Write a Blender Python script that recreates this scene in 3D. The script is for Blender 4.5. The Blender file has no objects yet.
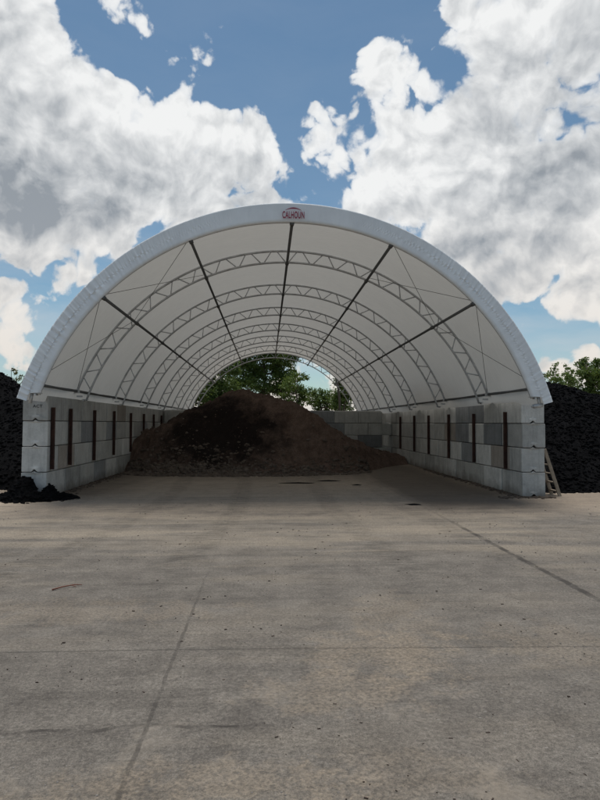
import bpy, bmesh, math, random
from mathutils import Vector, Matrix, noise
random.seed(7)
R = math.radians
S = bpy.context.scene
COL = S.collection

# ------------------------------------------------------------------ camera (fitted to the photograph)
YAW, PITCH, ROLL, EYE = .0546, .0392, .0052, 1.80
F0 = Vector((math.sin(YAW)*math.cos(PITCH), math.cos(YAW)*math.cos(PITCH), math.sin(PITCH)))
r0 = Vector((math.cos(YAW), -math.sin(YAW), 0))
u0 = r0.cross(F0)
RX = r0*math.cos(ROLL) + u0*math.sin(ROLL)
UP = u0*math.cos(ROLL) - r0*math.sin(ROLL)
cd = bpy.data.cameras.new('camera'); cam = bpy.data.objects.new('camera', cd); COL.objects.link(cam)
cd.sensor_fit = 'VERTICAL'; cd.sensor_height = 24; cd.sensor_width = 18; cd.lens = 18
cd.clip_start = .05; cd.clip_end = 6000
cam.matrix_world = Matrix(((RX.x, UP.x, -F0.x, 0), (RX.y, UP.y, -F0.y, 0), (RX.z, UP.z, -F0.z, EYE), (0, 0, 0, 1)))
S.camera = cam
def sky_dir(px, py):
    return (F0 + RX*((px-300)/600) - UP*((py-400)/600)).normalized()

# ------------------------------------------------------------------ helpers
def tag(o, label=None, cat=None, group=None, kind=None):
    if label: o['label'] = label
    if cat: o['category'] = cat
    if group: o['group'] = group
    if kind: o['kind'] = kind
    return o
def empty(name, loc, label, cat, group=None):
    o = bpy.data.objects.new(name, None); COL.objects.link(o); o.location = loc
    o.empty_display_size = .2
    return tag(o, label, cat, group)
def obj(name, bm, m, parent=None, smooth=False, recalc=True):
    if recalc: bmesh.ops.recalc_face_normals(bm, faces=bm.faces)
    me = bpy.data.meshes.new(name); bm.to_mesh(me); bm.free()
    if m: me.materials.append(m)
    if smooth: me.polygons.foreach_set('use_smooth', [True]*len(me.polygons))
    o = bpy.data.objects.new(name, me); COL.objects.link(o)
    if parent:
        o.parent = parent; o.matrix_parent_inverse = Matrix.Translation(-world_loc(parent))
    return o
def world_loc(o):
    v = Vector((0, 0, 0))
    if o.type == 'EMPTY': v = o.location.copy()
    return v
def tube(bm, pts, r, n=8, cap=True, r2=None):
    pts = [Vector(p) for p in pts]; rings = []
    nrm = None
    for i, p in enumerate(pts):
        a = pts[max(i-1, 0)]; b = pts[min(i+1, len(pts)-1)]
        t = (b-a).normalized()
        if nrm is None:
            nrm = t.orthogonal().normalized()
        nrm = (nrm - t*nrm.dot(t)).normalized(); bi = t.cross(nrm)
        rr = r if r2 is None else r + (r2-r)*i/(len(pts)-1)
        rings.append([bm.verts.new(p + (nrm*math.cos(k*2*math.pi/n) + bi*math.sin(k*2*math.pi/n))*rr) for k in range(n)])
    for i in range(len(rings)-1):
        for k in range(n):
            bm.faces.new((rings[i][k], rings[i][(k+1) % n], rings[i+1][(k+1) % n], rings[i+1][k]))
    if cap:
        bm.faces.new(rings[0][::-1]); bm.faces.new(rings[-1])
def box(bm, c, s, rot=None):
    c = Vector(c); vs = []
    for dx in (-1, 1):
        for dy in (-1, 1):
            for dz in (-1, 1):
                v = Vector((dx*s[0]/2, dy*s[1]/2, dz*s[2]/2))
                if rot: v = rot @ v
                vs.append(bm.verts.new(c+v))
    for f in ((0,1,3,2),(4,6,7,5),(0,4,5,1),(2,3,7,6),(0,2,6,4),(1,5,7,3)):
        bm.faces.new([vs[i] for i in f])

# ------------------------------------------------------------------ materials
def mat(name):
    m = bpy.data.materials.new(name); m.use_nodes = True
    nt = m.node_tree; b = nt.nodes['Principled BSDF']
    return m, nt, b
class N:
    def __init__(s, nt): s.nt = nt
    def n(s, t, **kw):
        x = s.nt.nodes.new(t)
        for k, v in kw.items(): setattr(x, k, v)
        return x
    def l(s, a, b): s.nt.links.new(a, b)
    def val(s, x, sock):
        if isinstance(x, (int, float)): sock.default_value = x
        elif isinstance(x, (tuple, list, Vector)): sock.default_value = tuple(x)
        else: s.l(x, sock)
    def math(s, op, a, b=0., c=None, clamp=False):
        m = s.n('ShaderNodeMath', operation=op, use_clamp=clamp)
        s.val(a, m.inputs[0]); s.val(b, m.inputs[1])
        if c is not None: s.val(c, m.inputs[2])
        return m.outputs[0]
    def vec(s, op, a, b=(0, 0, 0)):
        m = s.n('ShaderNodeVectorMath', operation=op); s.val(a, m.inputs[0])
        if op == 'SCALE': s.val(b, m.inputs['Scale'])
        else: s.val(b, m.inputs[1])
        return m.outputs['Value'] if op in ('DISTANCE', 'LENGTH', 'DOT_PRODUCT') else m.outputs['Vector']
    def noise(s, v, scale, detail=4, rough=.55, dist=0., col=False):
        m = s.n('ShaderNodeTexNoise'); s.val(v, m.inputs['Vector'])
        m.inputs['Scale'].default_value = scale; m.inputs['Detail'].default_value = detail
        m.inputs['Roughness'].default_value = rough; m.inputs['Distortion'].default_value = dist
        return m.outputs['Color'] if col else m.outputs[0]
    def mapr(s, v, a, b, c=0., d=1., smooth=False):
        m = s.n('ShaderNodeMapRange'); m.clamp = True
        if smooth: m.interpolation_type = 'SMOOTHSTEP'
        for i, x in enumerate((v, a, b, c, d)): s.val(x, m.inputs[i])
        return m.outputs[0]
    def mix(s, f, a, b):
        m = s.n('ShaderNodeMix', data_type='RGBA')
        s.val(f, m.inputs[0])
        for x, so in ((a, m.inputs[6]), (b, m.inputs[7])):
            if isinstance(x, tuple): so.default_value = (*x[:3], 1)
            else: s.l(x, so)
        return m.outputs[2]
    def mulc(s, c, f):
        m = s.n('ShaderNodeMix', data_type='RGBA', blend_type='MULTIPLY'); m.inputs[0].default_value = 1
        if isinstance(c, tuple): m.inputs[6].default_value = (*c[:3], 1)
        else: s.l(c, m.inputs[6])
        cc = s.n('ShaderNodeCombineColor')
        for i in range(3): s.val(f, cc.inputs[i])
        s.l(cc.outputs[0], m.inputs[7]); return m.outputs[2]
    def bump(s, h, strength, dist, b):
        m = s.n('ShaderNodeBump'); m.inputs['Strength'].default_value = strength; m.inputs['Distance'].default_value = dist
        s.l(h, m.inputs['Height']); s.l(m.outputs[0], b.inputs['Normal'])
    def sep(s, v):
        m = s.n('ShaderNodeSeparateXYZ'); s.val(v, m.inputs[0]); return m.outputs
    def comb(s, x, y, z):
        m = s.n('ShaderNodeCombineXYZ')
        for i, v in enumerate((x, y, z)): s.val(v, m.inputs[i])
        return m.outputs[0]

def simple(name, col, rough=.7, metal=0., var=.15, scale=6., bump=0., bscale=40., bdist=.01):
    m, nt, b = mat(name); g = N(nt)
    geo = g.n('ShaderNodeNewGeometry').outputs['Position']
    f = g.mapr(g.noise(geo, scale, 5), .25, .75, 1-var, 1+var)
    g.l(g.mulc(col, f), b.inputs['Base Color'])
    b.inputs['Roughness'].default_value = rough; b.inputs['Metallic'].default_value = metal
    if bump: g.bump(g.noise(geo, bscale, 4), bump, bdist, b)
    return m

# ground: worn concrete yard with dust, tyre marks, joints and a darker damp part inside the shelter
def ground_mat():
    m, nt, b = mat('worn_concrete'); g = N(nt)
    P = g.n('ShaderNodeNewGeometry').outputs['Position']
    x, y, z = g.sep(P)
    big = g.noise(P, .33, 6, .6)
    stretch = g.vec('MULTIPLY', P, (.28, 1.5, 1))
    strk = g.noise(stretch, .9, 7, .62, .4)
    mid = g.noise(P, 2.3, 8, .68)
    fine = g.noise(P, 38, 5, .75)
    gr = g.noise(P, 140, 3, .7)
    base = g.mix(g.mapr(mid, .32, .68), (.098, .086, .074), (.172, .153, .131))
    # fine dust lying in bands across the yard
    dust = g.mapr(g.math('ADD', strk, g.math('MULTIPLY', g.math('SUBTRACT', big, .5), .9)), .50, .66)
    near = g.mapr(y, 6.2, 9.5, .42, 1.); far = g.mapr(y, 18.5, 21., 1., .3)
    dust = g.math('MULTIPLY', dust, g.math('MULTIPLY', near, far))
    c = g.mix(g.math('MULTIPLY', dust, .8), base, (.215, .182, .142))
    band = g.math('MULTIPLY', g.mapr(y, 7.6, 10., 0, 1, True), g.mapr(y, 14., 18, 1, 0, True))
    band = g.math('MULTIPLY', band, g.mapr(strk, .38, .58))
    c = g.mix(g.math('MULTIPLY', band, .75), c, (.245, .208, .163))
    dust_lift = g.math('MULTIPLY', g.mapr(g.math('ADD', y, g.math('MULTIPLY', mid, 2.)), 12.2, 14.6), g.mapr(mid, .3, .55, .6, 1))  # dusty floor inside, painted paler to lift it out of the roof's shade
    c = g.mix(g.math('MULTIPLY', dust_lift, .85), c, (.36, .29, .22))
    # damp trodden soil inside, right of the joint and near the piles
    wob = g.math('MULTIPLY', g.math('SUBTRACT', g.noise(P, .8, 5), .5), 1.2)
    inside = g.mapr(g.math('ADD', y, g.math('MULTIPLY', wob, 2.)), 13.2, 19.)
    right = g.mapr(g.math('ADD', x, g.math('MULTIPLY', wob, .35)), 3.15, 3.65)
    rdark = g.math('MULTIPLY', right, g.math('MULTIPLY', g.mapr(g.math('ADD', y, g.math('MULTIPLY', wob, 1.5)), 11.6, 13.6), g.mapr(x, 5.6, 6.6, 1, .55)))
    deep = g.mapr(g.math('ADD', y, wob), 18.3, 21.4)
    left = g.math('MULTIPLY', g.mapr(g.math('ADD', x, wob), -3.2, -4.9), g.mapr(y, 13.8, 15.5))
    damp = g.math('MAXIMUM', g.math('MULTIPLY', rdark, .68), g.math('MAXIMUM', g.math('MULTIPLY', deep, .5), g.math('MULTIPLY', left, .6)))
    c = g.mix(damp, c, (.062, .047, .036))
    wob_ = g.math('SUBTRACT', g.noise(P, .45, 3), .5)
    # fine speckle and grit
    c = g.mulc(c, g.mapr(fine, .38, .62, .72, 1.26))
    c = g.mulc(c, g.mapr(gr, .38, .62, .72, 1.28))
    c = g.mulc(c, g.mapr(g.noise(g.vec('MULTIPLY', P, (1, 1.6, 1)), 9., 5, .7), .36, .64, .91, 1.08))
    vo = g.n('ShaderNodeTexVoronoi'); vo.inputs['Scale'].default_value = 16; g.l(P, vo.inputs['Vector'])
    sp = g.math('MULTIPLY', g.mapr(vo.outputs['Distance'], .07, .11, 1, 0), g.mapr(g.noise(P, 1.7, 3), .5, .62))
    c = g.mix(g.math('MULTIPLY', sp, .7), c, (.05, .043, .038))
    vo2 = g.n('ShaderNodeTexVoronoi'); vo2.inputs['Scale'].default_value = 9; g.l(g.vec('MULTIPLY', P, (1, 1.4, 1)), vo2.inputs['Vector'])
    sp2 = g.math('MULTIPLY', g.mapr(vo2.outputs['Distance'], .06, .12, 1, 0), g.mapr(g.noise(P, .9, 3), .47, .6))
    c = g.mix(g.math('MULTIPLY', sp2, .45), c, (.33, .31, .28))
    # dark rubber smears across the yard
    sm = g.noise(g.vec('MULTIPLY', P, (.22, 3.2, 1)), 1.6, 5, .6, .6)
    c = g.mulc(c, g.mapr(sm, .53, .72, 1, .76))
    # thin layer of worn off surface: pale patches close by
    pt = g.math('MULTIPLY', g.mapr(g.noise(P, 1.15, 8, .72, .5), .56, .63), g.mapr(y, 5.5, 3.5))
    c = g.mix(g.math('MULTIPLY', pt, .5), c, (.24, .205, .165))
    patchn = g.noise(P, 3.2, 8, .75)
    for cx, cy, rx_, ry_, am in ((.95, 4.75, .55, .45, .55), (.55, 4.1, .6, .3, .5), (-.35, 3.05, .7, .22, .6), (.75, 3.1, .5, .2, .35), (2.4, 4.9, .5, .5, .4), (-1.9, 5.9, 1.3, .35, .4), (1.2, 5.6, .35, .8, .4)):
        ddx = g.math('DIVIDE', g.math('SUBTRACT', x, cx), rx_); ddy = g.math('DIVIDE', g.math('SUBTRACT', y, cy), ry_)
        dd = g.math('ADD', g.math('MULTIPLY', ddx, ddx), g.math('MULTIPLY', ddy, ddy))
        dd = g.math('ADD', dd, g.math('MULTIPLY', g.math('SUBTRACT', patchn, .5), 11.))
        c = g.mix(g.math('MULTIPLY', g.mapr(dd, .2, 1.7, 1, 0), g.math('MULTIPLY', am, g.mapr(fine, .4, .6, .25, .85))), c, g.mulc((.27, .215, .155), g.mapr(fine, .3, .7, .7, 1.25)))
    # curved wheel tracks leading into the shelter
    for x0_, k_, am in ((-2.4, .010, .30), (-.6, .010, .30), (1.4, -.006, .28), (3.0, -.006, .28), (-4.3, -.02, .2)):
        xc_ = g.math('ADD', x, g.math('MULTIPLY', g.math('MULTIPLY', g.math('SUBTRACT', y, 15.), g.math('SUBTRACT', y, 15.)), k_))
        dd = g.math('ABSOLUTE', g.math('SUBTRACT', g.math('ADD', xc_, g.math('MULTIPLY', wob_, .35)), x0_))
        tk = g.math('MULTIPLY', g.mapr(dd, .14, .30, 1, 0, True), g.mapr(g.noise(g.vec('MULTIPLY', P, (1, 4., 1)), 3., 5, .7), .42, .6))
        tk = g.math('MULTIPLY', tk, g.mapr(y, 5.5, 8.))
        c = g.mulc(c, g.math('SUBTRACT', 1., g.math('MULTIPLY', tk, am)))
    # joints
    wn = g.math('MULTIPLY', g.math('SUBTRACT', g.noise(P, 3.5, 6, .7), .5), .06)
    def joint(coord, at, w, amt, ww=1.):
        d = g.math('ABSOLUTE', g.math('SUBTRACT', g.math('ADD', coord, g.math('MULTIPLY', wn, ww)), at))
        return g.math('MULTIPLY', g.mapr(d, w*.5, w, 1, 0), amt)
    brk = g.mapr(g.noise(P, 2.6, 4), .38, .55)
    j = joint(x, -.70, .016, g.math('MULTIPLY', g.mapr(y, 7.6, 5.6, .10, .5), g.mapr(brk, 0, 1, .5, 1)))
    j = g.math('MAXIMUM', j, joint(g.math('ADD', y, g.math('MULTIPLY', x, .012)), 4.86, .011, .42, .5))
    jr = joint(x, 3.42, .055, g.math('MULTIPLY', g.mapr(y, 12.2, 9.8, .15, 1), g.mapr(brk, 0, 1, .35, 1)), 1.9)
    j = g.math('MAXIMUM', j, g.math('MULTIPLY', jr, .85))
    cr = joint(g.math('ADD', y, g.math('MULTIPLY', g.math('SUBTRACT', g.noise(P, .9, 3), .5), .35)), 3.64, .022,
               g.math('MULTIPLY', g.mapr(x, .15, -.2), g.mapr(g.noise(P, 5, 4), .42, .6, .2, .75)), 1.6)
    j = g.math('MAXIMUM', j, cr)
    j = g.math('MAXIMUM', j, joint(y, 10.4, .03, .22, 2.)); 
    c = g.mix(j, c, (.035, .03, .026))
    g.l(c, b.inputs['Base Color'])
    b.inputs['Roughness'].default_value = .88
    b.inputs['Specular IOR Level'].default_value = .3
    h = g.math('ADD', g.math('MULTIPLY', fine, .6), g.math('ADD', g.math('MULTIPLY', mid, 1.2), g.math('MULTIPLY', gr, .35)))
    h = g.math('SUBTRACT', h, g.math('MULTIPLY', j, 1.2))
    g.bump(h, .75, .012, b)
    return m
M = {}
M['ground'] = ground_mat()

def concrete(name, tint, dark=.0):
    m, nt, b = mat(name); g = N(nt)
    oi = g.n('ShaderNodeObjectInfo')
    P = g.n('ShaderNodeNewGeometry').outputs['Position']
    tc = g.n('ShaderNodeTexCoord').outputs['Object']
    rnd = oi.outputs['Random']
    off = g.vec('ADD', P, g.comb(g.math('MULTIPLY', rnd, 37.), 0, 0))
    n1 = g.noise(off, 2.2, 6, .62); n2 = g.noise(off, 18, 5, .7)
    vert = g.noise(g.vec('MULTIPLY', off, (6, 6, .8)), 1.4, 4, .6)
    c = g.mix(rnd, tuple(v*.70 for v in tint), tuple(v*1.16 for v in tint))
    c = g.mulc(c, g.mapr(n1, .3, .7, .80, 1.12)); c = g.mulc(c, g.mapr(n2, .3, .7, .9, 1.08))
    c = g.mulc(c, g.mapr(vert, .5, .72, 1, .74))
    # rusty and earthy stains
    st = g.mapr(g.noise(off, 1.1, 4, .6), .60, .74)
    c = g.mix(g.math('MULTIPLY', st, .35), c, (.22, .165, .12))
    z = g.sep(P)[2]
    splash = g.mapr(g.math('ADD', z, g.math('MULTIPLY', g.math('SUBTRACT', n1, .5), .5)), .02, .3, .6, 0)
    c = g.mix(splash, c, (.10, .08, .06))
    vo = g.n('ShaderNodeTexVoronoi'); vo.inputs['Scale'].default_value = 22; g.l(off, vo.inputs['Vector'])
    pit = g.math('MULTIPLY', g.mapr(vo.outputs['Distance'], .05, .12, 1, 0), g.mapr(g.noise(off, 4, 3), .5, .6))
    c = g.mulc(c, g.mapr(pit, 0, 1, 1, .6))
    g.l(c, b.inputs['Base Color']); b.inputs['Roughness'].default_value = .9
    b.inputs['Specular IOR Level'].default_value = .25
    g.bump(g.math('SUBTRACT', g.math('ADD', n2, g.math('MULTIPLY', n1, 1.5)), pit), .5, .012, b)
    return m
M['block'] = concrete('cast_concrete', (.46, .45, .42))
M['block_blue'] = concrete('blue_grey_concrete', (.26, .265, .265))
M['block_pale'] = concrete('pale_concrete', (.56, .55, .52))
M['block_warm'] = concrete('stained_concrete', (.38, .335, .29))
M['steel'] = simple('galvanised_steel', (.48, .49, .50), .5, .5, .25, 5)
M['purlin'] = simple('dull_dark_steel', (.12, .12, .118), .6, .5, .2, 4)
M['rust'] = simple('rusted_steel', (.06, .027, .02), .85, .2, .45, 7, .5, 60)
M['cable'] = simple('steel_cable', (.09, .088, .085), .6, .4)
M['wood'] = simple('weathered_timber', (.27, .215, .16), .85, 0, .3, 12, .4, 50)
M['ink'] = simple('black_paint', (.02, .02, .022), .6)
M['logo'] = simple('crimson_print', (.27, .010, .040), .55, 0, .1)

def fabric(name, col, trans, bumpy=0.):
    m, nt, b = mat(name); g = N(nt)
    out = nt.nodes['Material Output']
    P = g.n('ShaderNodeNewGeometry').outputs['Position']
    f = g.mulc(col, g.mapr(g.noise(P, 1.1, 5, .6), .3, .7, .92, 1.05))
    f = g.mulc(f, g.mapr(g.noise(g.vec('MULTIPLY', P, (1, 3, .6)), 5, 4), .35, .75, 1.02, .94))
    g.l(f, b.inputs['Base Color']); b.inputs['Roughness'].default_value = .5
    b.inputs['Specular IOR Level'].default_value = .35
    t = g.n('ShaderNodeBsdfTranslucent'); t.inputs[0].default_value = (.80, .775, .72, 1)
    mx = g.n('ShaderNodeMixShader'); mx.inputs[0].default_value = trans
    g.l(b.outputs[0], mx.inputs[1]); g.l(t.outputs[0], mx.inputs[2]); g.l(mx.outputs[0], out.inputs[0])
    if bumpy:
        h = g.noise(P, 2.2, 5, .6)
        bp = g.n('ShaderNodeBump'); bp.inputs['Strength'].default_value = bumpy; bp.inputs['Distance'].default_value = .03
        g.l(h, bp.inputs['Height']); g.l(bp.outputs[0], b.inputs['Normal']); g.l(bp.outputs[0], t.inputs['Normal'])
    return m
M['cover'] = fabric('woven_cover', (.60, .605, .60), .19, .35)
M['fascia'] = fabric('white_end_fabric', (.84, .86, .88), .12, .0)

def soil(name, a, bcol, rough=.95, scale=3., dark=None, fleck=None, bumpd=.05):
    m, nt, b = mat(name); g = N(nt)
    P = g.n('ShaderNodeNewGeometry').outputs['Position']
    n1 = g.noise(P, scale, 7, .65); n2 = g.noise(P, scale*9, 5, .7); n3 = g.noise(P, scale*28, 3, .7)
    c = g.mix(g.mapr(n1, .35, .65), a, bcol)
    c = g.mulc(c, g.mapr(n2, .3, .7, .6, 1.4)); c = g.mulc(c, g.mapr(n3, .3, .7, .7, 1.3))
    if dark:   # the wet freshly dug side of the heap
        col, (cx, cz), (rx, rz) = dark
        x, y, z = g.sep(P)
        dx = g.math('DIVIDE', g.math('SUBTRACT', x, cx), rx); dz = g.math('DIVIDE', g.math('SUBTRACT', z, cz), rz)
        d = g.math('ADD', g.math('MULTIPLY', dx, dx), g.math('MULTIPLY', dz, dz))
        d = g.math('ADD', d, g.math('MULTIPLY', g.math('SUBTRACT', g.noise(P, .95, 6, .68), .5), 3.6))
        c = g.mix(g.mapr(d, .45, 1.5, .95, 0), c, col)
    if fleck:
        vo = g.n('ShaderNodeTexVoronoi'); vo.inputs['Scale'].default_value = 7; g.l(P, vo.inputs['Vector'])
        k = g.math('MULTIPLY', g.mapr(vo.outputs['Distance'], .12, .2, 1, 0), g.mapr(g.noise(P, 2., 3), .5, .62))
        c = g.mix(g.math('MULTIPLY', k, .7), c, fleck)
    g.l(c, b.inputs['Base Color']); b.inputs['Roughness'].default_value = rough
    b.inputs['Specular IOR Level'].default_value = .06
    g.bump(g.math('ADD', n2, g.math('MULTIPLY', n3, .4)), 1., bumpd, b)
    return m
M['brown'] = soil('brown_compost', (.098, .066, .051), (.170, .118, .093), dark=((.017, .013, .012), (-1.9, 1.4), (2.3, 1.35)), fleck=(.19, .135, .10))
M['black'] = soil('black_mulch', (.005, .005, .0056), (.012, .0118, .013), scale=2., bumpd=.12)
M['clod'] = soil('dry_soil_clods', (.095, .073, .058), (.20, .16, .13), scale=4.)
M['chip'] = simple('dark_bark', (.045, .03, .022), .9, 0, .5, 9)
M['twig'] = simple('reddish_twig', (.15, .055, .035), .85)
M['pebble'] = simple('stone_grit', (.17, .155, .14), .9, 0, .5, 7)
M['bark'] = simple('tree_bark', (.085, .065, .048), .9, 0, .3, 6)
def leafmat(name, c1, c2, trans=.35):
    m, nt, b = mat(name); g = N(nt); out = nt.nodes['Material Output']
    P = g.n('ShaderNodeNewGeometry').outputs['Position']
    wn = g.n('ShaderNodeTexWhiteNoise'); g.l(g.vec('SNAP', P, (.35, .35, .35)), wn.inputs['Vector'])
    f = g.math('ADD', g.math('MULTIPLY', g.mapr(g.noise(P, .9, 3), .3, .7), .6), g.math('MULTIPLY', wn.outputs['Value'], .4))
    c = g.mix(f, c1, c2); g.l(c, b.inputs['Base Color']); b.inputs['Roughness'].default_value = .55
    b.inputs['Specular IOR Level'].default_value = .3
    t = g.n('ShaderNodeBsdfTranslucent'); g.l(g.mix(.5, c, (.16, .2, .03)), t.inputs[0])
    mx = g.n('ShaderNodeMixShader'); mx.inputs[0].default_value = trans
    g.l(b.outputs[0], mx.inputs[1]); g.l(t.outputs[0], mx.inputs[2]); g.l(mx.outputs[0], out.inputs[0])
    return m
M['leaf'] = leafmat('green_leaves', (.06, .11, .026), (.17, .235, .06))
M['leaf_dark'] = leafmat('deep_green_leaves', (.048, .09, .025), (.135, .195, .052))
M['leaf_olive'] = leafmat('olive_leaves', (.07, .075, .022), (.13, .12, .04))

# ------------------------------------------------------------------ ground
bm = bmesh.new()
# finer grid near the camera so slight unevenness is real
def gz(x, y):
    if y > 60 or abs(x) > 40 or y < -10: return 0.
    return .012*noise.noise(Vector((x*.35, y*.35, 0)))
xs = [-3000, -400, -80, -40] + [-30+i*1.0 for i in range(61)] + [40, 80, 400, 3000]
ys = [-3000, -300, -60, -20, -8] + [-4+i*.8 for i in range(60)] + [50, 60, 90, 200, 800, 4000]
grid = [[bm.verts.new((x, y, gz(x, y) if (abs(x) <= 30 and -4 <= y <= 44) else 0)) for x in xs] for y in ys]
for i in range(len(ys)-1):
    for k in range(len(xs)-1):
        bm.faces.new((grid[i][k], grid[i][k+1], grid[i+1][k+1], grid[i+1][k]))
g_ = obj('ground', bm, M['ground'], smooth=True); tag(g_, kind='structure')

# ------------------------------------------------------------------ shelter on block walls
XC, ZC, RO, RI = .525, .55, 6.08, 5.76
XL, XR = -5.20, 6.355
TY = [13.27] + [16.66+4.0865*k for k in range(7)]
def arc(r, th, y): return Vector((XC + r*math.sin(th), y, ZC + r*math.cos(th)))
sh = empty('fabric_shelter', (XC, 13.2, 0), 'large arched white fabric shelter standing over the concrete block bays, open at both ends', 'shelter')
# cover: taut between the trusses
bm = bmesh.new()
fy = [13.17]
for a, b_ in zip(TY[:-1], TY[1:]):
    fy += [a+(b_-a)*t for t in ([.0, .12, .25, .3, .36, .5, .64, .75, .88] if a < 14 else [0, .08, .2, .35, .5, .65, .8, .92])]
fy += [TY[-1], TY[-1]+.12]
NA = 120
rows = []
for y in fy:
    i = max(k for k in range(8) if TY[k] <= y+1e-6) if y >= TY[0] else 0
    if i < 7: t = (y-TY[i])/(TY[i+1]-TY[i]); t = min(max(t, 0), 1)
    else: t = 0
    sag = .075*math.sin(math.pi*t)**.8 if 0 < t < 1 else 0
    te = R(73.4) if y < 14.5 else R(72.6)
    row = []
    for k in range(NA+1):
        th = -te + 2*te*k/NA
        w = .006*noise.noise(Vector((th*9, y*.9, 3)))
        row.append(bm.verts.new(arc(6.13-sag+w, th, y)))
    rows.append(row)
for i in range(len(rows)-1):
    for k in range(NA): bm.faces.new((rows[i][k], rows[i][k+1], rows[i+1][k+1], rows[i+1][k]))
obj('cover', bm, M['cover'], sh, smooth=True)
# end fabric laced over the first truss
bm = bmesh.new()
NT = 1100; rr = [5.725, 5.735, 5.80, 5.86, 5.93, 5.94, 6.0, 6.07, 6.13, 6.155, 6.15]
def fas_end(r, s):
    base = 73.3
    if r < 5.935: base = 71.6 - (5.935-r)*4.
    return R(base)
gridf = []
for j, r in enumerate(rr):
    row = []
    e = fas_end(r, 0)
    for k in range(NT+1):
        th = -e + 2*e*k/NT
        q = (r-5.73)/.42
        amp = (.8+.2*noise.noise(Vector((th*2.2, 0, 5))))*min(1, max(.12, (abs(math.sin(th))-.06)*1.7))
        skew = th + .012*q*math.copysign(1, th)
        rip = noise.noise(Vector((skew*70, q*.15, 1)))*.7 + noise.noise(Vector((skew*165, q*.2, 7)))*.45 + noise.noise(Vector((skew*11, q*.5, 2)))*.25
        dy = rip*.027*amp*(.6+.4*math.sin(math.pi*min(max(q, .0), 1)*.9+.2))
        y = 13.17 + dy 
        if j == 0: y = 13.23
        if j == len(rr)-1: y = 13.23
        row.append(bm.verts.new(arc(r, th, y)))
    gridf.append(row)
for j in range(len(rr)-1):
    for k in range(NT): bm.faces.new((gridf[j][k], gridf[j][k+1], gridf[j+1][k+1], gridf[j+1][k]))
fas = obj('end_fascia', bm, M['fascia'], sh, smooth=True)
# logo printed on the end fabric
def text_mesh(name, body, size, depth, m, parent, M4):
    cu = bpy.data.curves.new(name, 'FONT'); cu.body = body; cu.size = size; cu.extrude = depth; cu.align_x = 'CENTER'; cu.offset = .022*size
    cu.space_character = 1.08
    t = bpy.data.objects.new(name, cu); COL.objects.link(t)
    dg = bpy.context.evaluated_depsgraph_get()
    me = bpy.data.meshes.new_from_object(t.evaluated_get(dg)); bpy.data.objects.remove(t)
    me.transform(M4)
    o = bpy.data.objects.new(name, me); COL.objects.link(o); me.materials.clear(); me.materials.append(m)
    o.parent = parent
    return o
def front(x, y, z, sx=1., sz=1.):   # text plane facing the yard
    return Matrix(((sx, 0, 0, x), (0, 0, -1, y), (0, sz, 0, z), (0, 0, 0, 1)))
lg = text_mesh('logo_lettering', 'CALHOUN', .235, .002, M['logo'], fas, front(.55, 13.125, 6.35, .41, .92))
bm = bmesh.new()
prev = None
for k in range(25):
    t = k/24*2-1
    x = .55 + t*.185; zc_ = 6.585 - .055*t*t - .01; w = .028*(1-abs(t))**.6 + .004
    a = bm.verts.new((x, 13.12, zc_+w/2)); c_ = bm.verts.new((x, 13.12, zc_-w/2))
    if prev: bm.faces.new((prev[0], a, c_, prev[1]))
    prev = (a, c_)
o = obj('logo_arc', bm, M['logo'], fas)

# trusses
def make_truss(y):
    te = R(70.2); t = bpy.data.objects.new('truss', None); COL.objects.link(t)
    t.parent = sh; t.location = Vector((0, y, 0)) - sh.location
    bm = bmesh.new(); tube(bm, [arc(RO, -te+2*te*k/72, 0) for k in range(73)], .031, 8)
    a = obj('outer_chord', bm, M['steel'], None, True); a.parent = t
    ti = R(71.3)
    bm = bmesh.new(); tube(bm, [arc(RI, -ti+2*ti*k/72, 0) for k in range(73)], .030, 8)
    a = obj('inner_chord', bm, M['steel'], None, True); a.parent = t
    bm = bmesh.new(); n = 20; step = 2*R(68.5)/n
    for k in range(n):
        a0 = -R(68.5)+k*step; mid = a0+step/2
        e = .10*step
        tube(bm, [arc(RI, a0+e*.5, 0), arc(RO, mid-e, 0)], .0165, 6)
        tube(bm, [arc(RO, mid+e, 0), arc(RI, a0+step-e*.5, 0)], .0165, 6)
    a = obj('web_bracing', bm, M['steel'], None, True); a.parent = t
    for s in (-1, 1):      # foot brackets on the wall top
        bm = bmesh.new()
        p = arc(RI, s*ti, 0); q = arc(RO, s*te, 0)
        box(bm, (p.x+s*.03, 0, p.z+.03), (.16, .13, .016))
        box(bm, (q.x-s*.08, .0, 2.51), (.16, .012, .05))
        tube(bm, [(p.x+s*.06, -.07, p.z), (p.x+s*.06, .07, p.z)], .02, 6)
        box(bm, (q.x+s*.0, 0, 2.65), (.13, .14, .10))
        a = obj('foot_bracket', bm, M['steel'], None); a.parent = t
    return t
proto = make_truss(TY[0])
for y in TY[1:]:
    c = proto.copy(); COL.objects.link(c); c.parent = sh; c.location = Vector((0, y, 0)) - sh.location
    for ch in proto.children:
        d = ch.copy(); COL.objects.link(d); d.parent = c
# purlins
for deg in (-46, -23, 0, 23, 46):
    bm = bmesh.new(); th = R(deg)
    p = arc(RI-.035, th, 0)
    tube(bm, [(p.x, 13.22, p.z), (p.x, TY[-1]+.06, p.z)], .036, 8)
    for y in TY:      # clamps at each crossing
        tube(bm, [(p.x, y-.07, p.z), (p.x, y+.07, p.z)], .052, 8)
    obj('purlin', bm, M['purlin'], sh, True)
for s in (-1, 1):
    bm = bmesh.new(); x = XC + s*5.70
    tube(bm, [(x, 13.22, 2.65), (x, TY[-1]+.06, 2.65)], .036, 8)
    obj('base_purlin', bm, M['purlin'], sh, True)
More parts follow.
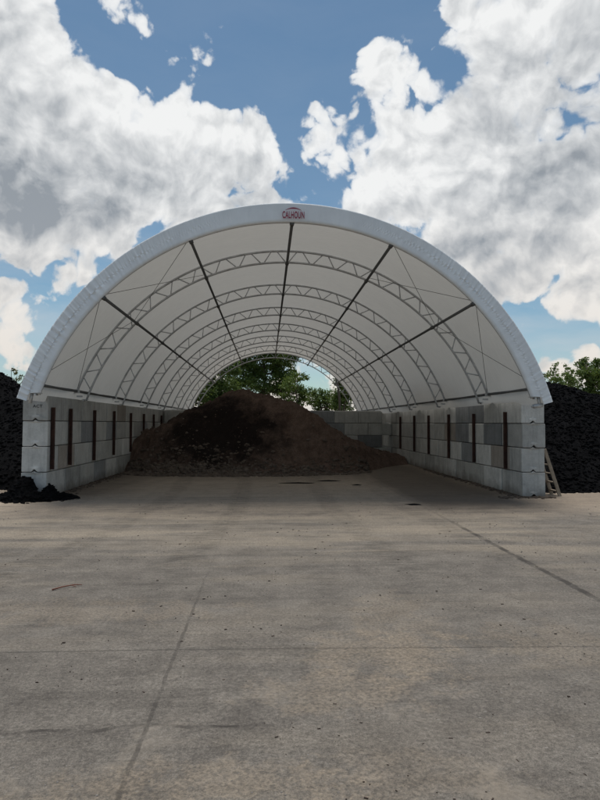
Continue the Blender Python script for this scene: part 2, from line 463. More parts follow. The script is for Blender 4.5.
# cross cables in the first bay
A0 = {k: arc(RI, R(d), 13.3) for k, d in ((0, 70), (1, 46), (2, 23))}
for s in (-1, 1):
    def pt(deg, y): return arc(RI+.06 if deg < 60 else RO, s*R(deg), y)
    for a, b_ in (((70, 13.3), (46, 16.6)), ((46, 13.3), (69, 16.6)), ((46, 13.3), (23, 16.6)), ((23, 13.3), (46, 16.6))):
        bm = bmesh.new(); tube(bm, [pt(*a), pt(*b_)], .006, 5)
        obj('brace_cable', bm, M['cable'], sh)
# tube ends hanging below the end fabric, with their clamps
for s in (-1, 1):
    bm = bmesh.new()
    p = arc(5.93, s*R(71.2), 13.30); q = arc(5.90, s*R(73.6), 13.30)
    tube(bm, [p, q], .04, 8)
    if s > 0:
        tube(bm, [q+Vector((-.16, -.01, -.0)), q+Vector((.05, -.01, .03))], .05, 10)
        tube(bm, [q+Vector((-.17, -.01, -.0)), q+Vector((-.19, -.01, 0))], .032, 8)
    obj('truss_foot', bm, M['steel'], sh, True)

# ------------------------------------------------------------------ concrete block walls
B = .61
def block_mesh(L, crease=False, seed=0):
    """block lying along +Y from 0 to L, one face at x=0, thickness in +X; interlocking V groove below"""
    rnd = random.Random(seed)
    bm = bmesh.new(); g = .008; T = B
    c = .016
    prof = [(g+c, g), (T/2-.075, g), (T/2, .08), (T/2+.075, g), (T-c-g, g), (T-g, g+c), (T-g, B-g-c), (T-g-c, B-g),
            (T/2+.06, B-g), (T/2, B-g+.035), (T/2-.06, B-g), (g+c, B-g), (g, B-g-c), (g, g+c)]
    ysn = [g, g+c, L-g-c, L-g]; rings = []
    for k, y in enumerate(ysn):
        ring = []
        for (x, z) in prof:
            xx, zz = x, z
            if k in (0, 3):
                xx = T/2+(x-T/2)*.965; zz = B/2+(z-B/2)*.965 if (z < .02 or z > B-.03) or abs(x-T/2) > .2 else z
            ring.append(bm.verts.new((xx, y, zz)))
        rings.append(ring)
    n = len(prof)
    for k in range(3):
        for i in range(n):
            bm.faces.new((rings[k][i], rings[k][(i+1) % n], rings[k+1][(i+1) % n], rings[k+1][i]))
    for ring, yy, d in ((rings[0], g, 1), (rings[-1], L-g, -1)):
        dp = .03 if crease else .012
        # end face with a shallow vertical key down the middle
        m0 = bm.verts.new((T/2, yy+d*dp, .16)); m1 = bm.verts.new((T/2, yy+d*dp, B-.05))
        m2 = bm.verts.new((T/2-.11, yy-d*.004, .12)); m3 = bm.verts.new((T/2+.11, yy-d*.004, .12))
        r = ring
        fs = [(r[0], r[1], m2), (r[1], r[2], m2), (r[2], m0, m2), (r[2], m3, m0), (r[2], r[3], m3), (r[3], r[4], m3),
              (r[4], r[5], m3), (r[5], r[6], m1, m0), (r[5], m0, m3), (r[6], r[7], m1), (r[7], r[8], m1), (r[8], r[9], m1), (r[9], r[10], m1),
              (r[10], r[11], m1), (r[11], r[12], m1), (r[12], r[13], m0, m1), (r[13], m2, m0), (r[13], r[0], m2)]
        for f in fs:
            try: bm.faces.new(f)
            except ValueError: pass
    bmesh.ops.recalc_face_normals(bm, faces=bm.faces)
    me = bpy.data.meshes.new('concrete_block'); bm.to_mesh(me); bm.free()
    return me
def add_block(parent, L, loc, m, rotz=0):
    key = (round(L, 3)); me = block_cache.get((key, m.name))
    if me is None:
        me = block_mesh(L, True); me.materials.append(m); block_cache[(key, m.name)] = me
    o = bpy.data.objects.new('concrete_block', me); COL.objects.link(o)
    o.parent = parent; o.location = Vector(loc) - parent.location; o.rotation_euler = (0, 0, rotz)
    return o
block_cache = {}
rb = random.Random(3)
def pick():
    r = rb.random()
    return M['block'] if r < .76 else M['block_pale'] if r < .91 else M['block_blue'] if r < .95 else M['block_warm']
YEND = 41.6
def side_wall(root, x0, y0, special):
    for row in range(4):
        L = 1.32; y = y0; k = 0
        first = {0: L, 1: L*.5+.1, 2: L, 3: L}[row]
        while y < YEND-.2:
            l = first if k == 0 else L
            m = special.get((row, k)) or pick()
            add_block(root, l, (x0 + rb.uniform(-.012, .012), y + (rb.uniform(-.02, .015) if k == 0 else 0), row*B), m)
            y += l; k += 1
lw = empty('block_wall', (XL-B/2, 14.6, 0), 'left concrete block wall of the shelter with a row of rusty steel posts along it', 'wall', 'block walls of the bay')
side_wall(lw, XL-B, 14.59, {(3, 0): M['block_pale'], (2, 0): M['block_pale'], (1, 0): M['block_pale'], (0, 0): M['block_pale'], (2, 4): M['block_blue'], (2,2): M['block_blue'], (2, 8): M['block_blue'], (0, 3): M['block_blue'], (1, 1): M['block_warm'], (3, 1): M['block'], (3, 2): M['block']})
rw = empty('block_wall', (XR+B/2, 14.7, 0), 'right concrete block wall of the shelter, by the short wooden ladder', 'wall', 'block walls of the bay')
side_wall(rw, XR, 14.70, {(3, 0): M['block_pale'], (2, 0): M['block_pale'], (1, 0): M['block_pale'], (0, 0): M['block_pale'], (2, 1): M['block_blue'], (1, 1): M['block_warm'], (3, 2): M['block_blue'], (3, 1): M['block'], (2, 3): M['block_blue'], (0, 1): M['block_pale'], (0, 2): M['block']})
bw = empty('block_wall', ((XL+XR)/2, 30.6, 0), 'low concrete block wall across the back, half buried by the brown heap', 'wall', 'block walls of the bay')
for row in range(4):
    x = XR - (.5 if row in (3, 1) else .0); k = 0
    while x > XL+.1:
        l = min(1.22, x-XL)
        if l < .2: break
        m = M['block_blue'] if rb.random() < .45 else M['block']
        add_block(bw, l, (x-l, 30.33+B, row*B), m, R(-90))
        x -= l; k += 1
# rusty posts standing against the inner faces
def posts(root, xf, s, ylist, z0, z1):
    for y in ylist:
        bm = bmesh.new(); x = xf + s*.045
        zt = z1+rb.uniform(-.02, .03); zb = z0+rb.uniform(-.03, .03); h = zt-zb
        box(bm, (x+s*.035, y, (zt+zb)/2), (.008, .072, h)); box(bm, (x-s*.035, y, (zt+zb)/2), (.008, .072, h)); box(bm, (x, y, (zt+zb)/2), (.062, .008, h))
        obj('steel_post', bm, M['rust'], root)
posts(lw, XL, 1, [14.80, 16.10, 18.3, 20.6, 23.1, 25.5, 27.7, 29.7, 32.5, 35.2], .68, 2.17)
posts(rw, XR, -1, [15.62, 18.05, 20.6, 23.2, 25.5, 28.2, 33, 35.5], .62, 2.14)
# black hand lettering on the first block of the left wall
gt = text_mesh('painted_mark', 'ACT', .12, .001, M['ink'], lw, front(-5.44, 14.59-.03, 2.15, .9, .8)); gt.matrix_parent_inverse = Matrix.Translation(-lw.location)
# ------------------------------------------------------------------ heaps
def lerp_list(pts, x):
    if x <= pts[0][0]: return pts[0][1]
    for (a, b_), (c, d) in zip(pts[:-1], pts[1:]):
        if x <= c: t = (x-a)/(c-a); return b_+(d-b_)*t
    return pts[-1][1]
def fbm(x, y, s, o=4, seed=0.):
    v = 0; a = 1
    for i in range(o):
        v += a*noise.noise(Vector((x*s+seed, y*s, seed*1.7))); a *= .55; s *= 2.1
    return v
def smin(a, b_, k=.25):
    h = max(k-abs(a-b_), 0)/k
    return min(a, b_)-h*h*k*.25
def heightfield(name, x0, x1, y0, y1, step, fn, m, label, cat, minz=-.04):
    root_loc = None
    bm = bmesh.new(); nx = int((x1-x0)/step); ny = int((y1-y0)/step)
    Z = [[fn(x0+i*step, y0+j*step) for i in range(nx+1)] for j in range(ny+1)]
    V = {}
    def vt(i, j):
        if (i, j) not in V:
            z = Z[j][i]
            V[(i, j)] = bm.verts.new((x0+i*step+noise.noise(Vector((i*.7, j*.7, 1)))*step*.3, y0+j*step+noise.noise(Vector((i*.7, j*.7, 9)))*step*.3, max(z, minz)))
        return V[(i, j)]
    for j in range(ny):
        for i in range(nx):
            if max(Z[j][i], Z[j][i+1], Z[j+1][i], Z[j+1][i+1]) > minz:
                bm.faces.new((vt(i, j), vt(i+1, j), vt(i+1, j+1), vt(i, j+1)))
    o = obj(name, bm, m, None, False, False)
    return tag(o, label, cat)
ridge = [(-6.5, .45), (-5.3, .95), (-4.4, 1.45), (-3.3, 2.1), (-2.5, 2.55), (-1.75, 3.0), (-1.2, 3.03), (-.75, 3.02), (-.1, 2.88), (.5, 2.70), (1.1, 2.58), (1.7, 2.22), (2.4, 1.75), (3.2, 1.2), (4.2, .72), (5.0, .42), (5.6, .32), (6.4, .2)]
foot = [(-6, 23.0), (-5.2, 22.2), (-4.2, 21.3), (-2, 21.0), (0, 21.0), (1.5, 21.3), (3.2, 21.9), (4.4, 23.6), (5.4, 25.5), (6.4, 26.5)]
def brown(x, y):
    w = fbm(x, y, .5, 3, 4.)
    fy_ = lerp_list(foot, x) + .35*w
    h = lerp_list(ridge, x+.15*fbm(x, y, 1.1, 2, 8))
    a = (y-fy_)*.80; 
    if y-fy_ < 1.1: a = (y-fy_)*.45
    else: a = .495+(y-fy_-1.1)*.98
    b_ = (30.6-y)*.85
    z = smin(smin(a, h+.1, .4), b_+.4, .4) - .03
    rough = fbm(x, y, 1.3, 5, 2.)*.19 + abs(fbm(x, y, 2.6, 3, 7.))*.09 + fbm(x, y, 6.5, 3, 3.)*.055
    # a dug-out hollow on the left of the face
    z -= .35*math.exp(-((x+1.9)/1.2)**2-((y-23.0)/.9)**2)
    return z + rough*min(1, max(0, z*2+.15))
heightfield('compost_heap', -5.19, 6.34, 20.2, 30.3, .075, brown, M['brown'], 'wide heap of brown compost with a dark damp face, filling the shelter', 'heap')
def rblack(x, y):
    # its crest runs away from the wall end, toe on the yard
    toe = 15.55 + .22*fbm(x, y, .5, 3, 1.) + max(0, 7.6-x)*.5 + max(0, x-14)*.2
    crest = lerp_list([(6.9, 3.55), (8.0, 3.62), (9.0, 3.48), (10.0, 3.05), (11, 2.75), (12.5, 2.8), (14, 2.9), (18, 2.0)], x)
    a = (y-toe)*.86
    z = smin(a, crest, .6); z = smin(z, (31-y)*.7, .5); z = smin(z, (22-x)*.7, .5)
    return z + (fbm(x, y, .9, 4, 5.)*.09 + fbm(x, y, 5., 3, 6.)*.04)*min(1, max(0, z*2+.1))
heightfield('mulch_heap', 6.98, 22., 15., 31.5, .11, rblack, M['black'], 'tall heap of black mulch right of the shelter, behind the ladder', 'heap')
def lblack(x, y):
    toe = 16.6 + .3*fbm(x, y, .5, 3, 11.) - max(0, -8-x)*.05
    d = -5.85-x
    crest = lerp_list([(-30, 4.4), (-12, 4.2), (-8.9, 3.6), (-8.2, 2.85), (-7.4, 2.15), (-5.8, 1.7)], x)
    a = (y-toe)*.95
    z = smin(a, crest, .5); z = smin(z, (24.8-y)*.85, .5); z = smin(z, (x+21)*.7, .5)
    return z + (fbm(x, y, .9, 4, 15.)*.09 + fbm(x, y, 5., 3, 16.)*.04)*min(1, max(0, z*2+.1))
heightfield('mulch_heap', -22, -5.83, 15.8, 33., .11, lblack, M['black'], 'tall heap of black mulch left of the shelter, at the photo edge', 'heap')
def spill(x, y):
    z = -.06
    for cx, cy, r, h in ((-5.62, 14.40, .30, .56), (-5.72, 14.30, .40, .40), (-5.05, 14.34, .24, .36), (-5.35, 14.2, .5, .18), (-5.85, 14.3, .5, .22), (-4.9, 14.6, .55, .12), (-5.7, 14.4, .2, .25)):
        d = math.hypot(x-cx, (y-cy)*1.15)/r
        d += .35*noise.noise(Vector((x*4, y*4, cx*7)))
        z = max(z, h*(1-max(d, 0)**1.9)-.02 if d < 1 else -.02) if d < 1.4 else z
    return z + (fbm(x, y, 3., 4, 21.)*.09 + fbm(x, y, 11., 2, 2.)*.025)*min(1, max(0, z*6+.4))
heightfield('mulch_spill', -7., -4.2, 13.1, 15.2, .04, spill, M['black'], 'small spilled heap of black mulch at the foot of the left wall end', 'heap', -.03)

# clods tumbled along the foot of the brown heap
_t = bmesh.new(); bmesh.ops.create_icosphere(_t, subdivisions=1, radius=1.); _t.verts.ensure_lookup_table()
ICO_V = [v.co.copy() for v in _t.verts]; ICO_F = [[v.index for v in f.verts] for f in _t.faces]; _t.free()
def clod(bm, p, r, rn):
    sx, sy, sz = rn.uniform(.7, 1.4), rn.uniform(.7, 1.4), rn.uniform(.5, .9); a = rn.uniform(0, 6)
    ca, sa = math.cos(a), math.sin(a); vs = []
    for c0 in ICO_V:
        c = c0*(r*(1+.25*rn.uniform(-1, 1))); x = c.x*sx; y = c.y*sy
        vs.append(bm.verts.new((x*ca-y*sa+p[0], x*sa+y*ca+p[1], c.z*sz+p[2])))
    for f in ICO_F: bm.faces.new((vs[f[0]], vs[f[1]], vs[f[2]]))
rn = random.Random(5)
bm = bmesh.new()
for i in range(4200):
    x = rn.uniform(-5.1, 4.0) if rn.random() < .6 else rn.uniform(-5.1, -.6)
    f = lerp_list(foot, x)
    y = f + rn.uniform(-.7, .8) if rn.random() < .7 else f + abs(rn.gauss(0, 1.0))
    z = max(brown(x, y), 0)
    clod(bm, (x, y, z+.005), rn.choice([.012, .02, .025, .03, .04, .06, .09])*rn.uniform(.7, 1.15), rn)
o = obj('soil_clods', bm, M['clod'], None, False); tag(o, 'dry clods and lumps tumbled along the foot of the brown heap', 'soil clods', None, 'stuff')
# crumbs of soil and dirt along the wall feet
bm = bmesh.new()
for i in range(900):
    s = rn.random() < .62
    if s: x = XR - abs(rn.gauss(0, .13)); y = rn.uniform(14.6, 24)
    else: x = XL + abs(rn.gauss(0, .16)); y = rn.uniform(14.4, 22)
    if rn.random() < .16: x = rn.uniform(5.7, 7.1); y = 14.62 - abs(rn.gauss(0, .1))
    clod(bm, (x, y, .01), rn.choice([.012, .02, .03, .045]), rn)
o = obj('dirt_crumbs', bm, M['clod'], None, False); tag(o, 'loose dirt crumbs lying along the feet of the block walls', 'dirt', None, 'stuff')
# shredded mulch lying on the black heaps and their toes
for fn_, n_, xr, yr, lab in ((rblack, 8000, (6.99, 13.), (15.2, 20.), 'loose shreds of black mulch on the right heap and its toe'),
                             (lblack, 5000, (-12., -5.84), (16., 21.), 'loose shreds of black mulch on the left heap and its toe'),
                             (spill, 1500, (-6.6, -4.4), (13.3, 14.56), 'crumbs of black mulch on the small spilled heap at the wall end')):
    bm = bmesh.new()
    for i in range(n_):
        x = rn.uniform(*xr); y = rn.uniform(*yr); z = fn_(x, y)
        if z < (-.02 if fn_ is spill else -.12): continue
        z = max(z, 0.)
        clod(bm, (x, y, z+.005), rn.choice([.015, .02, .03, .04, .055])*(.6 if fn_ is spill else 1.), rn)
    o = obj('mulch_shreds', bm, M['black'], None, False); tag(o, lab, 'mulch', None, 'stuff')
# loose grit and chips over the yard
bm = bmesh.new()
for i in range(1500):
    y = 2.6 + 10*rn.random()**1.3; x = rn.uniform(-.62, .62)*y + .05*y
    clod(bm, (x, y, .002), rn.choice([.003, .004, .005, .007])*(.6+.08*y), rn)
o = obj('grit', bm, M['pebble'], None, False); tag(o, 'pale grit scattered over the concrete yard', 'grit', None, 'stuff')
bm = bmesh.new()
for i in range(900):
    y = 2.7 + 11*rn.random()**1.2; x = rn.uniform(-.6, .6)*y + .05*y
    if noise.noise(Vector((x*.7, y*.7, 2))) < -.1: continue
    a = rn.uniform(0, 3.1) if rn.random() < .4 else rn.gauss(0, .35)
    L = rn.choice([.005, .006, .008, .010, .014, .026])*rn.uniform(.8, 1.3)*(.6+.05*y)
    box(bm, (x, y, .006), (L, L*rn.uniform(.2, .45), .006), Matrix.Rotation(a, 3, 'Z'))
o = obj('wood_chips', bm, M['chip'], None, False); tag(o, 'dark bark chips strewn over the concrete yard', 'wood chips', None, 'stuff')
# twig on the yard at left
bm = bmesh.new()
tube(bm, [(-2.28, 6.62, .012), (-2.20, 6.70, .02), (-2.10, 6.78, .022), (-2.02, 6.80, .015)], .009, 6, True, .004)
tube(bm, [(-2.12, 6.76, .02), (-2.06, 6.72, .015)], .004, 5)
tag(obj('twig', bm, M['twig'], None, True), 'thin reddish bent twig lying on the concrete at left', 'twig')
# flattened dark soil streaks before the heap
def streak(cx, cy, lx, ly, seed, label):
    bm = bmesh.new(); c = bm.verts.new((cx, cy, .028)); ring = []
    for k in range(40):
        a = k/40*2*math.pi; r = 1+.45*noise.noise(Vector((math.cos(a)*1.5, math.sin(a)*1.5, seed)))+.2*noise.noise(Vector((math.cos(a)*5, math.sin(a)*5, seed)))
        ring.append(bm.verts.new((cx+lx*r*math.cos(a), cy+ly*r*math.sin(a), .003)))
    for k in range(40): bm.faces.new((c, ring[k], ring[(k+1) % 40]))
    tag(obj('soil_streak', bm, M['black'], None, True), label, 'soil', 'flattened soil streaks before the heap')
streak(.95, 18.2, .55, .10, 1, 'widest flattened dark soil streak on the concrete before the brown heap')
streak(1.95, 18.9, .34, .12, 2, 'middle flattened dark soil streak, just right of the widest one')
streak(2.65, 17.6, .16, .07, 3, 'smallest flattened dark soil streak, rightmost before the heap')
streak(3.3, 13.35, .20, .10, 6, 'small trodden soil patch on the joint near the right wall')

# ------------------------------------------------------------------ ladder leaning on the right wall
ld = empty('wooden_ladder', (7.25, 14.95, 0), 'short weathered wooden ladder leaning against the outer side of the right wall', 'ladder')
foot_x, top_x, hz = 7.40, 7.02, 1.17
for yy in (14.86, 15.30):
    bm = bmesh.new(); d = Vector((top_x-foot_x, 0, hz)); L = d.length
    rot = Matrix.Rotation(math.atan2(d.x, d.z), 3, 'Y')
    box(bm, (Vector((foot_x, yy, 0))+d/2), (.085, .04, L+.04), rot)
    bmesh.ops.bevel(bm, geom=list(bm.edges), offset=.006, segments=1, affect='EDGES')
    obj('rail', bm, M['wood'], ld)
for k in range(5):
    t = .1 + k*.19
    bm = bmesh.new(); c = Vector((foot_x, 15.08, .0)) + Vector((top_x-foot_x, 0, hz))*t
    box(bm, c-Vector((.0, 0, 0)), (.07, .46, .03), Matrix.Rotation(.0, 3, 'X'))
    obj('rung', bm, M['wood'], ld)

# ------------------------------------------------------------------ trees
def tree(name, x, y, h, lobes, m, label, nclump=90, nleaf=62, ls=.21, seed=1, trunk_r=.22, group='trees behind the shelter', splay=1.):
    rt = random.Random(seed)
    root = empty(name, (x, y, 0), label, 'tree', group)
    bm = bmesh.new()
    top = Vector((x+rt.uniform(-.3, .3), y, h*.8))
    pts = [Vector((x, y, -.1)), Vector((x+rt.uniform(-.15, .15), y, h*.3)), Vector((x+rt.uniform(-.3, .3), y, h*.55)), top]
    tube(bm, pts, trunk_r, 8, True, trunk_r*.25)
    lv = bmesh.new()
    for (lx, ly, lz, rx, ry, rz) in lobes:
        c = Vector((x+lx, y+ly, lz))
        t = min(max((lz-rz*.6)/(h*.8), .25), .9); st = pts[1].lerp(top, max(0, (t-.3)/.7)) if t > .3 else pts[0].lerp(pts[1], t/.3)
        mid = st.lerp(c, .5)+Vector((rt.uniform(-.2, .2), rt.uniform(-.2, .2), -.15))
        tube(bm, [st, mid, c], trunk_r*.4, 6, True, trunk_r*.12)
        vol = (rx*ry*rz)**(1/3)
        for i in range(int(nclump*vol**2/2.2)):
            while True:
                q = Vector((rt.uniform(-1, 1), rt.uniform(-1, 1), rt.uniform(-1, 1)))
                if .12 < q.length < 1: break
            q = q.normalized()*(q.length**.55)
            k = 1+.35*noise.noise(Vector((q.x*2.2+seed, q.y*2.2, q.z*2.2)))
            cc = c+Vector((q.x*rx, q.y*ry, q.z*rz))*k
            if i % 6 == 0: tube(bm, [c.lerp(cc, .1), c.lerp(cc, .55)+Vector((0, 0, -.08)), cc], trunk_r*.12, 4, False, trunk_r*.04)
            cr = rt.uniform(.22, .48)*min(1.2, vol*.7+.3)
            for j in range(int(nleaf*rt.uniform(.5, 1.2))):
                o_ = Vector((rt.gauss(0, .5), rt.gauss(0, .5), rt.gauss(0, .36)))*cr
                p = cc+o_; s_ = ls*rt.uniform(.55, 1.2)
                n_ = Vector((rt.gauss(0, 1), rt.gauss(0, 1), rt.gauss(0, 1)+.6)).normalized()
                a = n_.orthogonal().normalized(); a = Matrix.Rotation(rt.uniform(0, 6.28), 3, n_) @ a; b_ = n_.cross(a)
                vs = [lv.verts.new(p+a*s_*.5), lv.verts.new(p+b_*s_*.3), lv.verts.new(p-a*s_*.5), lv.verts.new(p-b_*s_*.3)]
                lv.faces.new(vs)
    obj('trunk', bm, M['bark'], root, True)
    obj('crown', lv, m, root, False, False)
    return root
DY = 54.
def tx(px, Y): return (px-267.3)/600*Y
def tz(py, Y): return EYE+(423.5-py)/600*Y
def lobes_px(xc, Y, lst):
    return [((px-xc)/600*Y, rn.uniform(-.8, .8), tz(py, Y), rx/600*Y, ry/600*Y*1.1, ry/600*Y) for px, py, rx, ry in lst]
T = 'broadleaf_tree'
tree(T, tx(262, 56), 56, 11, lobes_px(262, 56, [(258, 358, 22, 16), (278, 350, 20, 18), (240, 372, 18, 14), (268, 378, 24, 14), (284, 370, 12, 12), (262, 335, 22, 16), (250, 392, 22, 12), (290, 390, 14, 10), (294, 356, 6, 6)]), M['leaf'], 'tallest leafy tree behind the shelter, its crown reaching up under the far arch', seed=11, trunk_r=.3, nclump=85)
tree(T, tx(212, 50), 50, 8, lobes_px(212, 50, [(214, 378, 16, 12), (200, 392, 16, 12), (226, 390, 14, 12), (186, 402, 14, 10), (212, 405, 18, 10), (232, 368, 10, 9)]), M['leaf_dark'], 'dark green tree behind the left side of the brown heap', seed=12, nclump=100)
tree(T, tx(297, 52), 52, 6, lobes_px(297, 52, [(297, 380, 11, 9), (286, 388, 9, 8), (306, 391, 11, 8), (294, 402, 14, 8)]), M['leaf'], 'rounded green tree with pale stems, beside the patch of sky behind the shelter', seed=13, trunk_r=.16, nclump=54)
tree(T, tx(322, 58), 58, 5, lobes_px(322, 58, [(316, 398, 12, 8), (328, 396, 11, 9), (335, 404, 10, 7), (322, 407, 14, 7)]), M['leaf_dark'], 'low bushy tree below the patch of sky behind the shelter', seed=14, nclump=66)
tree('narrow_tree', tx(344, 49), 49, 6.6, lobes_px(344, 49, [(342, 378, 7, 9), (346, 390, 9, 10), (343, 402, 9, 10), (347, 370, 5, 7), (341, 368, 3, 5)]), M['leaf'], 'narrow upright tree behind the back block wall', seed=15, trunk_r=.14, nclump=130)
tree(T, tx(366, 52), 52, 6.5, lobes_px(366, 52, [(360, 384, 9, 8), (368, 394, 12, 10), (376, 404, 12, 8), (357, 402, 9, 9)]), M['leaf_dark'], 'dark green tree behind the right end of the back block wall', seed=16, nclump=62)
# bare bent snag rising left of the narrow tree
bm = bmesh.new()
Ys = 47
P_ = lambda px, py: (tx(px, Ys), Ys, tz(py, Ys))
tube(bm, [(tx(341, Ys), Ys, 0), P_(340, 400), P_(338, 383), P_(336, 376), P_(331, 372.5), P_(329, 370.5)], .10, 6, True, .05)
tube(bm, [P_(337, 379), P_(338.5, 373), P_(338, 371)], .05, 6, True, .03)
tag(obj('dead_stem', bm, M['bark'], None, True), 'bare bent dead stem poking up beside the narrow tree', 'tree')
# right of the shelter
tree(T, tx(598, 44), 44, 8, lobes_px(598, 44, [(592, 374, 11, 9), (602, 364, 12, 10), (606, 382, 14, 12), (588, 388, 10, 8), (618, 372, 14, 14), (600, 400, 16, 10)]), M['leaf_dark'], 'dense dark green tree behind the right black heap', seed=21, nclump=85, group='trees behind the black heaps')
for i, (px, py, rx, ry, Y, lab) in enumerate(((561, 372, 7, 11, 40, 'slender sparse sapling behind the right black heap, nearest its peak'), (575, 374, 9, 11, 42, 'sparse pale sapling standing next to the dense dark tree'), (547, 375, 8, 6, 39, 'low olive shrub beside the right edge of the shelter'))):
    tree('sapling' if i < 2 else 'shrub', tx(px, Y), Y, tz(py, Y)+.3, lobes_px(px, Y, [(px, py, rx*.7, ry*.6), (px-rx*.5, py+4, rx*.5, ry*.5), (px+rx*.5, py+3, rx*.5, ry*.5), (px, py+9, rx*.8, ry*.7), (px-1, py-ry*.7, rx*.3, ry*.4)]), M['leaf_olive'] if i == 2 else M['leaf'], lab, nclump=130, nleaf=30, ls=.16, seed=30+i, trunk_r=.07, group='trees behind the black heaps')
# left of the shelter
tree('shrub', tx(20, 42), 42, 5.4, lobes_px(20, 42, [(17, 386, 8, 7), (24, 378, 6, 6), (12, 394, 8, 6), (20, 371, 3, 3), (29, 371, 3, 3)]), M['leaf_olive'], 'olive shrub between the left black heap and the shelter', nclump=80, nleaf=34, ls=.14, seed=41, trunk_r=.1, group='trees behind the black heaps')

# ------------------------------------------------------------------ light: Nishita sky, broken cloud, one sun
SUN_EL, SUN_AZ = R(81), R(-14)       # behind the shelter, a little to the left
sd = Vector((math.sin(SUN_AZ)*math.cos(SUN_EL), math.cos(SUN_AZ)*math.cos(SUN_EL), math.sin(SUN_EL)))
L = bpy.data.lights.new('sun', 'SUN'); L.energy = 3.0; L.angle = R(36); L.color = (1, .95, .87)
so = bpy.data.objects.new('sun', L); COL.objects.link(so); so.rotation_euler = (-sd).to_track_quat('-Z', 'Y').to_euler()
W = bpy.data.worlds.new('World'); S.world = W; W.use_nodes = True
nt = W.node_tree; g = N(nt); bg = nt.nodes['Background']
sk = g.n('ShaderNodeTexSky', sky_type='NISHITA'); sk.sun_disc = False
sk.sun_elevation = SUN_EL; sk.sun_rotation = SUN_AZ; sk.altitude = 200; sk.air_density = 1.; sk.dust_density = .6; sk.ozone_density = 1.6
D = g.n('ShaderNodeTexCoord').outputs['Generated']
def warp(v, sc, amp, det=3):
    c = g.noise(v, sc, det, .6, 0, True)
    return g.vec('ADD', v, g.vec('SCALE', g.vec('SUBTRACT', c, (.5, .5, .5)), amp))
W1 = warp(D, 5., .07, 2); W2 = warp(W1, 19., .022, 2)
BL = [  # cloud banks, as directions with angular radii: (u, v, radius)
 (-5, 75, 72), (55, 105, 55), (85, 160, 64), (10, 190, 92), (142, 140, 46), (120, 190, 54), (182, 136, 34),
 (222, 165, 46), (258, 156, 34), (205, 205, 50), (262, 195, 36), (40, 272, 24), (5, 290, 22), (76, 275, 15),
 (333, 158, 22), (350, 148, 32), (390, 78, 30), (402, 118, 23), (440, 150, 52), (482, 115, 54), (505, 60, 54), (456, 8, 24), (540, 10, 48), (605, 40, 62),
 (545, 95, 46), (520, 175, 66), (425, 198, 48), (372, 200, 30), (470, 235, 58), (570, 220, 64), (625, 190, 60),
 (475, 290, 36), (527, 268, 42), (600, 295, 34), (590, 350, 22),
 (122, -3, 9), (203, 84, 10), (14, 345, 26), (560, 362, 17), (290, 398, 24), (340, 398, 26), (200, 385, 30)]
HOLE = [(584, 122, 36), (445, 64, 18), (425, 42, 18), (84, 258, 11), (552, 330, 26), (583, 322, 10), (372, 125, 10)]
def field(lst, k=.02):
    cur = None
    for (px, py, r) in lst:
        d = sky_dir(px, py)
        cz = d.dot(F0)
        rr_ = r/600*cz
        q = g.math('SUBTRACT', rr_, g.vec('DISTANCE', W2, tuple(d)))
        if cur is None: cur = q
        else: cur = g.math('SMOOTH_MAX', cur, q, k)
    return cur
fb = field(BL, .022); fh = field(HOLE, .012)
n_mid = g.noise(W1, 12, 6, .58)
n_fine = g.noise(W2, 42, 4, .6)
def puff(v):      # billows: rounded bulges with sharp creases between them
    o_ = None
    for sc, am in ((8., 1.6), (19., 1.0), (41., .55)):
        a = g.math('MULTIPLY', g.math('ABSOLUTE', g.math('SUBTRACT', g.noise(v, sc, 0 if sc < 40 else 1, .5), .5)), am)
        o_ = a if o_ is None else g.math('ADD', o_, a)
    return o_
lump = puff(W2)
relief = g.math('SUBTRACT', g.noise(W2, 15, 5, .52), g.noise(g.vec('ADD', W2, tuple(UP*.014 - RX*.006)), 15, 5, .52))
# distant cloud elsewhere round the sky, out of the frame
elev = g.sep(D)[2]
frontness = g.vec('DOT_PRODUCT', D, tuple(F0))
out_n = g.math('SUBTRACT', g.noise(W1, 2.6, 4, .6), g.mapr(frontness, -.2, .6, .60, .52))
outside = g.mapr(frontness, .80, .70, -1., 0.)
other = g.math('ADD', g.math('MULTIPLY', out_n, .6), outside)
s0 = g.math('MAXIMUM', fb, other)
s = g.math('ADD', s0, g.math('MULTIPLY', g.math('SUBTRACT', n_mid, .5), .095))
s = g.math('ADD', s, g.math('MULTIPLY', g.math('SUBTRACT', n_fine, .5), .030))
s = g.math('ADD', s, g.math('MULTIPLY', g.math('SUBTRACT', lump, .28), .10))
fh2 = g.math('SUBTRACT', fh, g.math('ADD', g.math('MULTIPLY', g.math('SUBTRACT', n_mid, .5), .10), g.math('MULTIPLY', g.math('SUBTRACT', lump, .28), .08)))
s = g.math('MINIMUM', s, g.math('MULTIPLY', fh2, -1.))
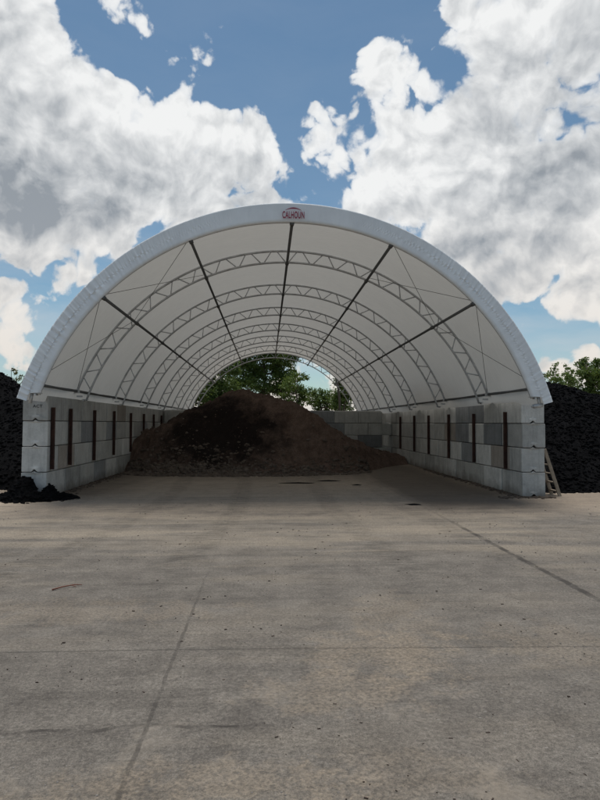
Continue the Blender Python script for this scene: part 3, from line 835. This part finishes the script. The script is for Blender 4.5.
mask = g.mapr(s, -.003, .010, 0, 1, True)
thick = g.mapr(s, .012, .105, 0, 1)
DK = [(40, 195, 74), (100, 205, 50), (20, 130, 52), (180, 192, 24), (238, 205, 32), (535, 180, 62), (590, 55, 54), (480, 250, 46), (545, 225, 45), (438, 250, 26), (500, 100, 26)]
dk = field(DK, .03)
dk = g.math('ADD', dk, g.math('MULTIPLY', g.math('SUBTRACT', g.noise(W1, 8, 3, .5), .5), .16))
dkm = g.mapr(dk, -.06, .15, 0, 1)
grey = g.math('ADD', g.math('MULTIPLY', thick, .26), g.math('MULTIPLY', dkm, .92))
grey = g.math('SUBTRACT', grey, g.math('MULTIPLY', relief, -2.3))
grey = g.math('ADD', grey, g.math('MULTIPLY', g.math('SUBTRACT', g.noise(W1, 7, 3, .5), .5), .5), clamp=True)
warm = g.mapr(elev, .05, .35)
white = g.mix(warm, (8.6, 8.0, 7.3), (9.6, 9.7, 9.7))
gcol = g.mix(warm, (4.0, 4.3, 4.7), (3.2, 3.55, 3.95))
ccol = g.mix(grey, white, gcol)
# thin high veil low in the sky
veil = g.mapr(g.noise(g.vec('MULTIPLY', W1, (1, 1, 3.5)), 4, 6, .6), .35, .7)
vamt = g.math('MULTIPLY', veil, g.mapr(elev, .38, .05, .05, .75))
skc = g.vec('MULTIPLY', sk.outputs[0], (.92, 1.07, 1.02))
base = g.mix(vamt, skc, (6.2, 6.6, 7.0))
final = g.mix(g.math('MULTIPLY', mask, g.mapr(s, 0, .02, .75, 1)), base, ccol)
below = g.mapr(elev, -.01, .0)
final = g.mix(below, (1.2, 1.1, 1.), final)
g.l(final, bg.inputs['Color']); bg.inputs['Strength'].default_value = .082

# ------------------------------------------------------------------ render settings
S.render.engine = 'CYCLES'
S.cycles.max_bounces = 6; S.cycles.diffuse_bounces = 4; S.cycles.transmission_bounces = 6
S.view_settings.view_transform = 'Standard'; S.view_settings.look = 'None'; S.view_settings.gamma = 1; S.view_settings.use_curve_mapping = False
S.view_settings.exposure = .17
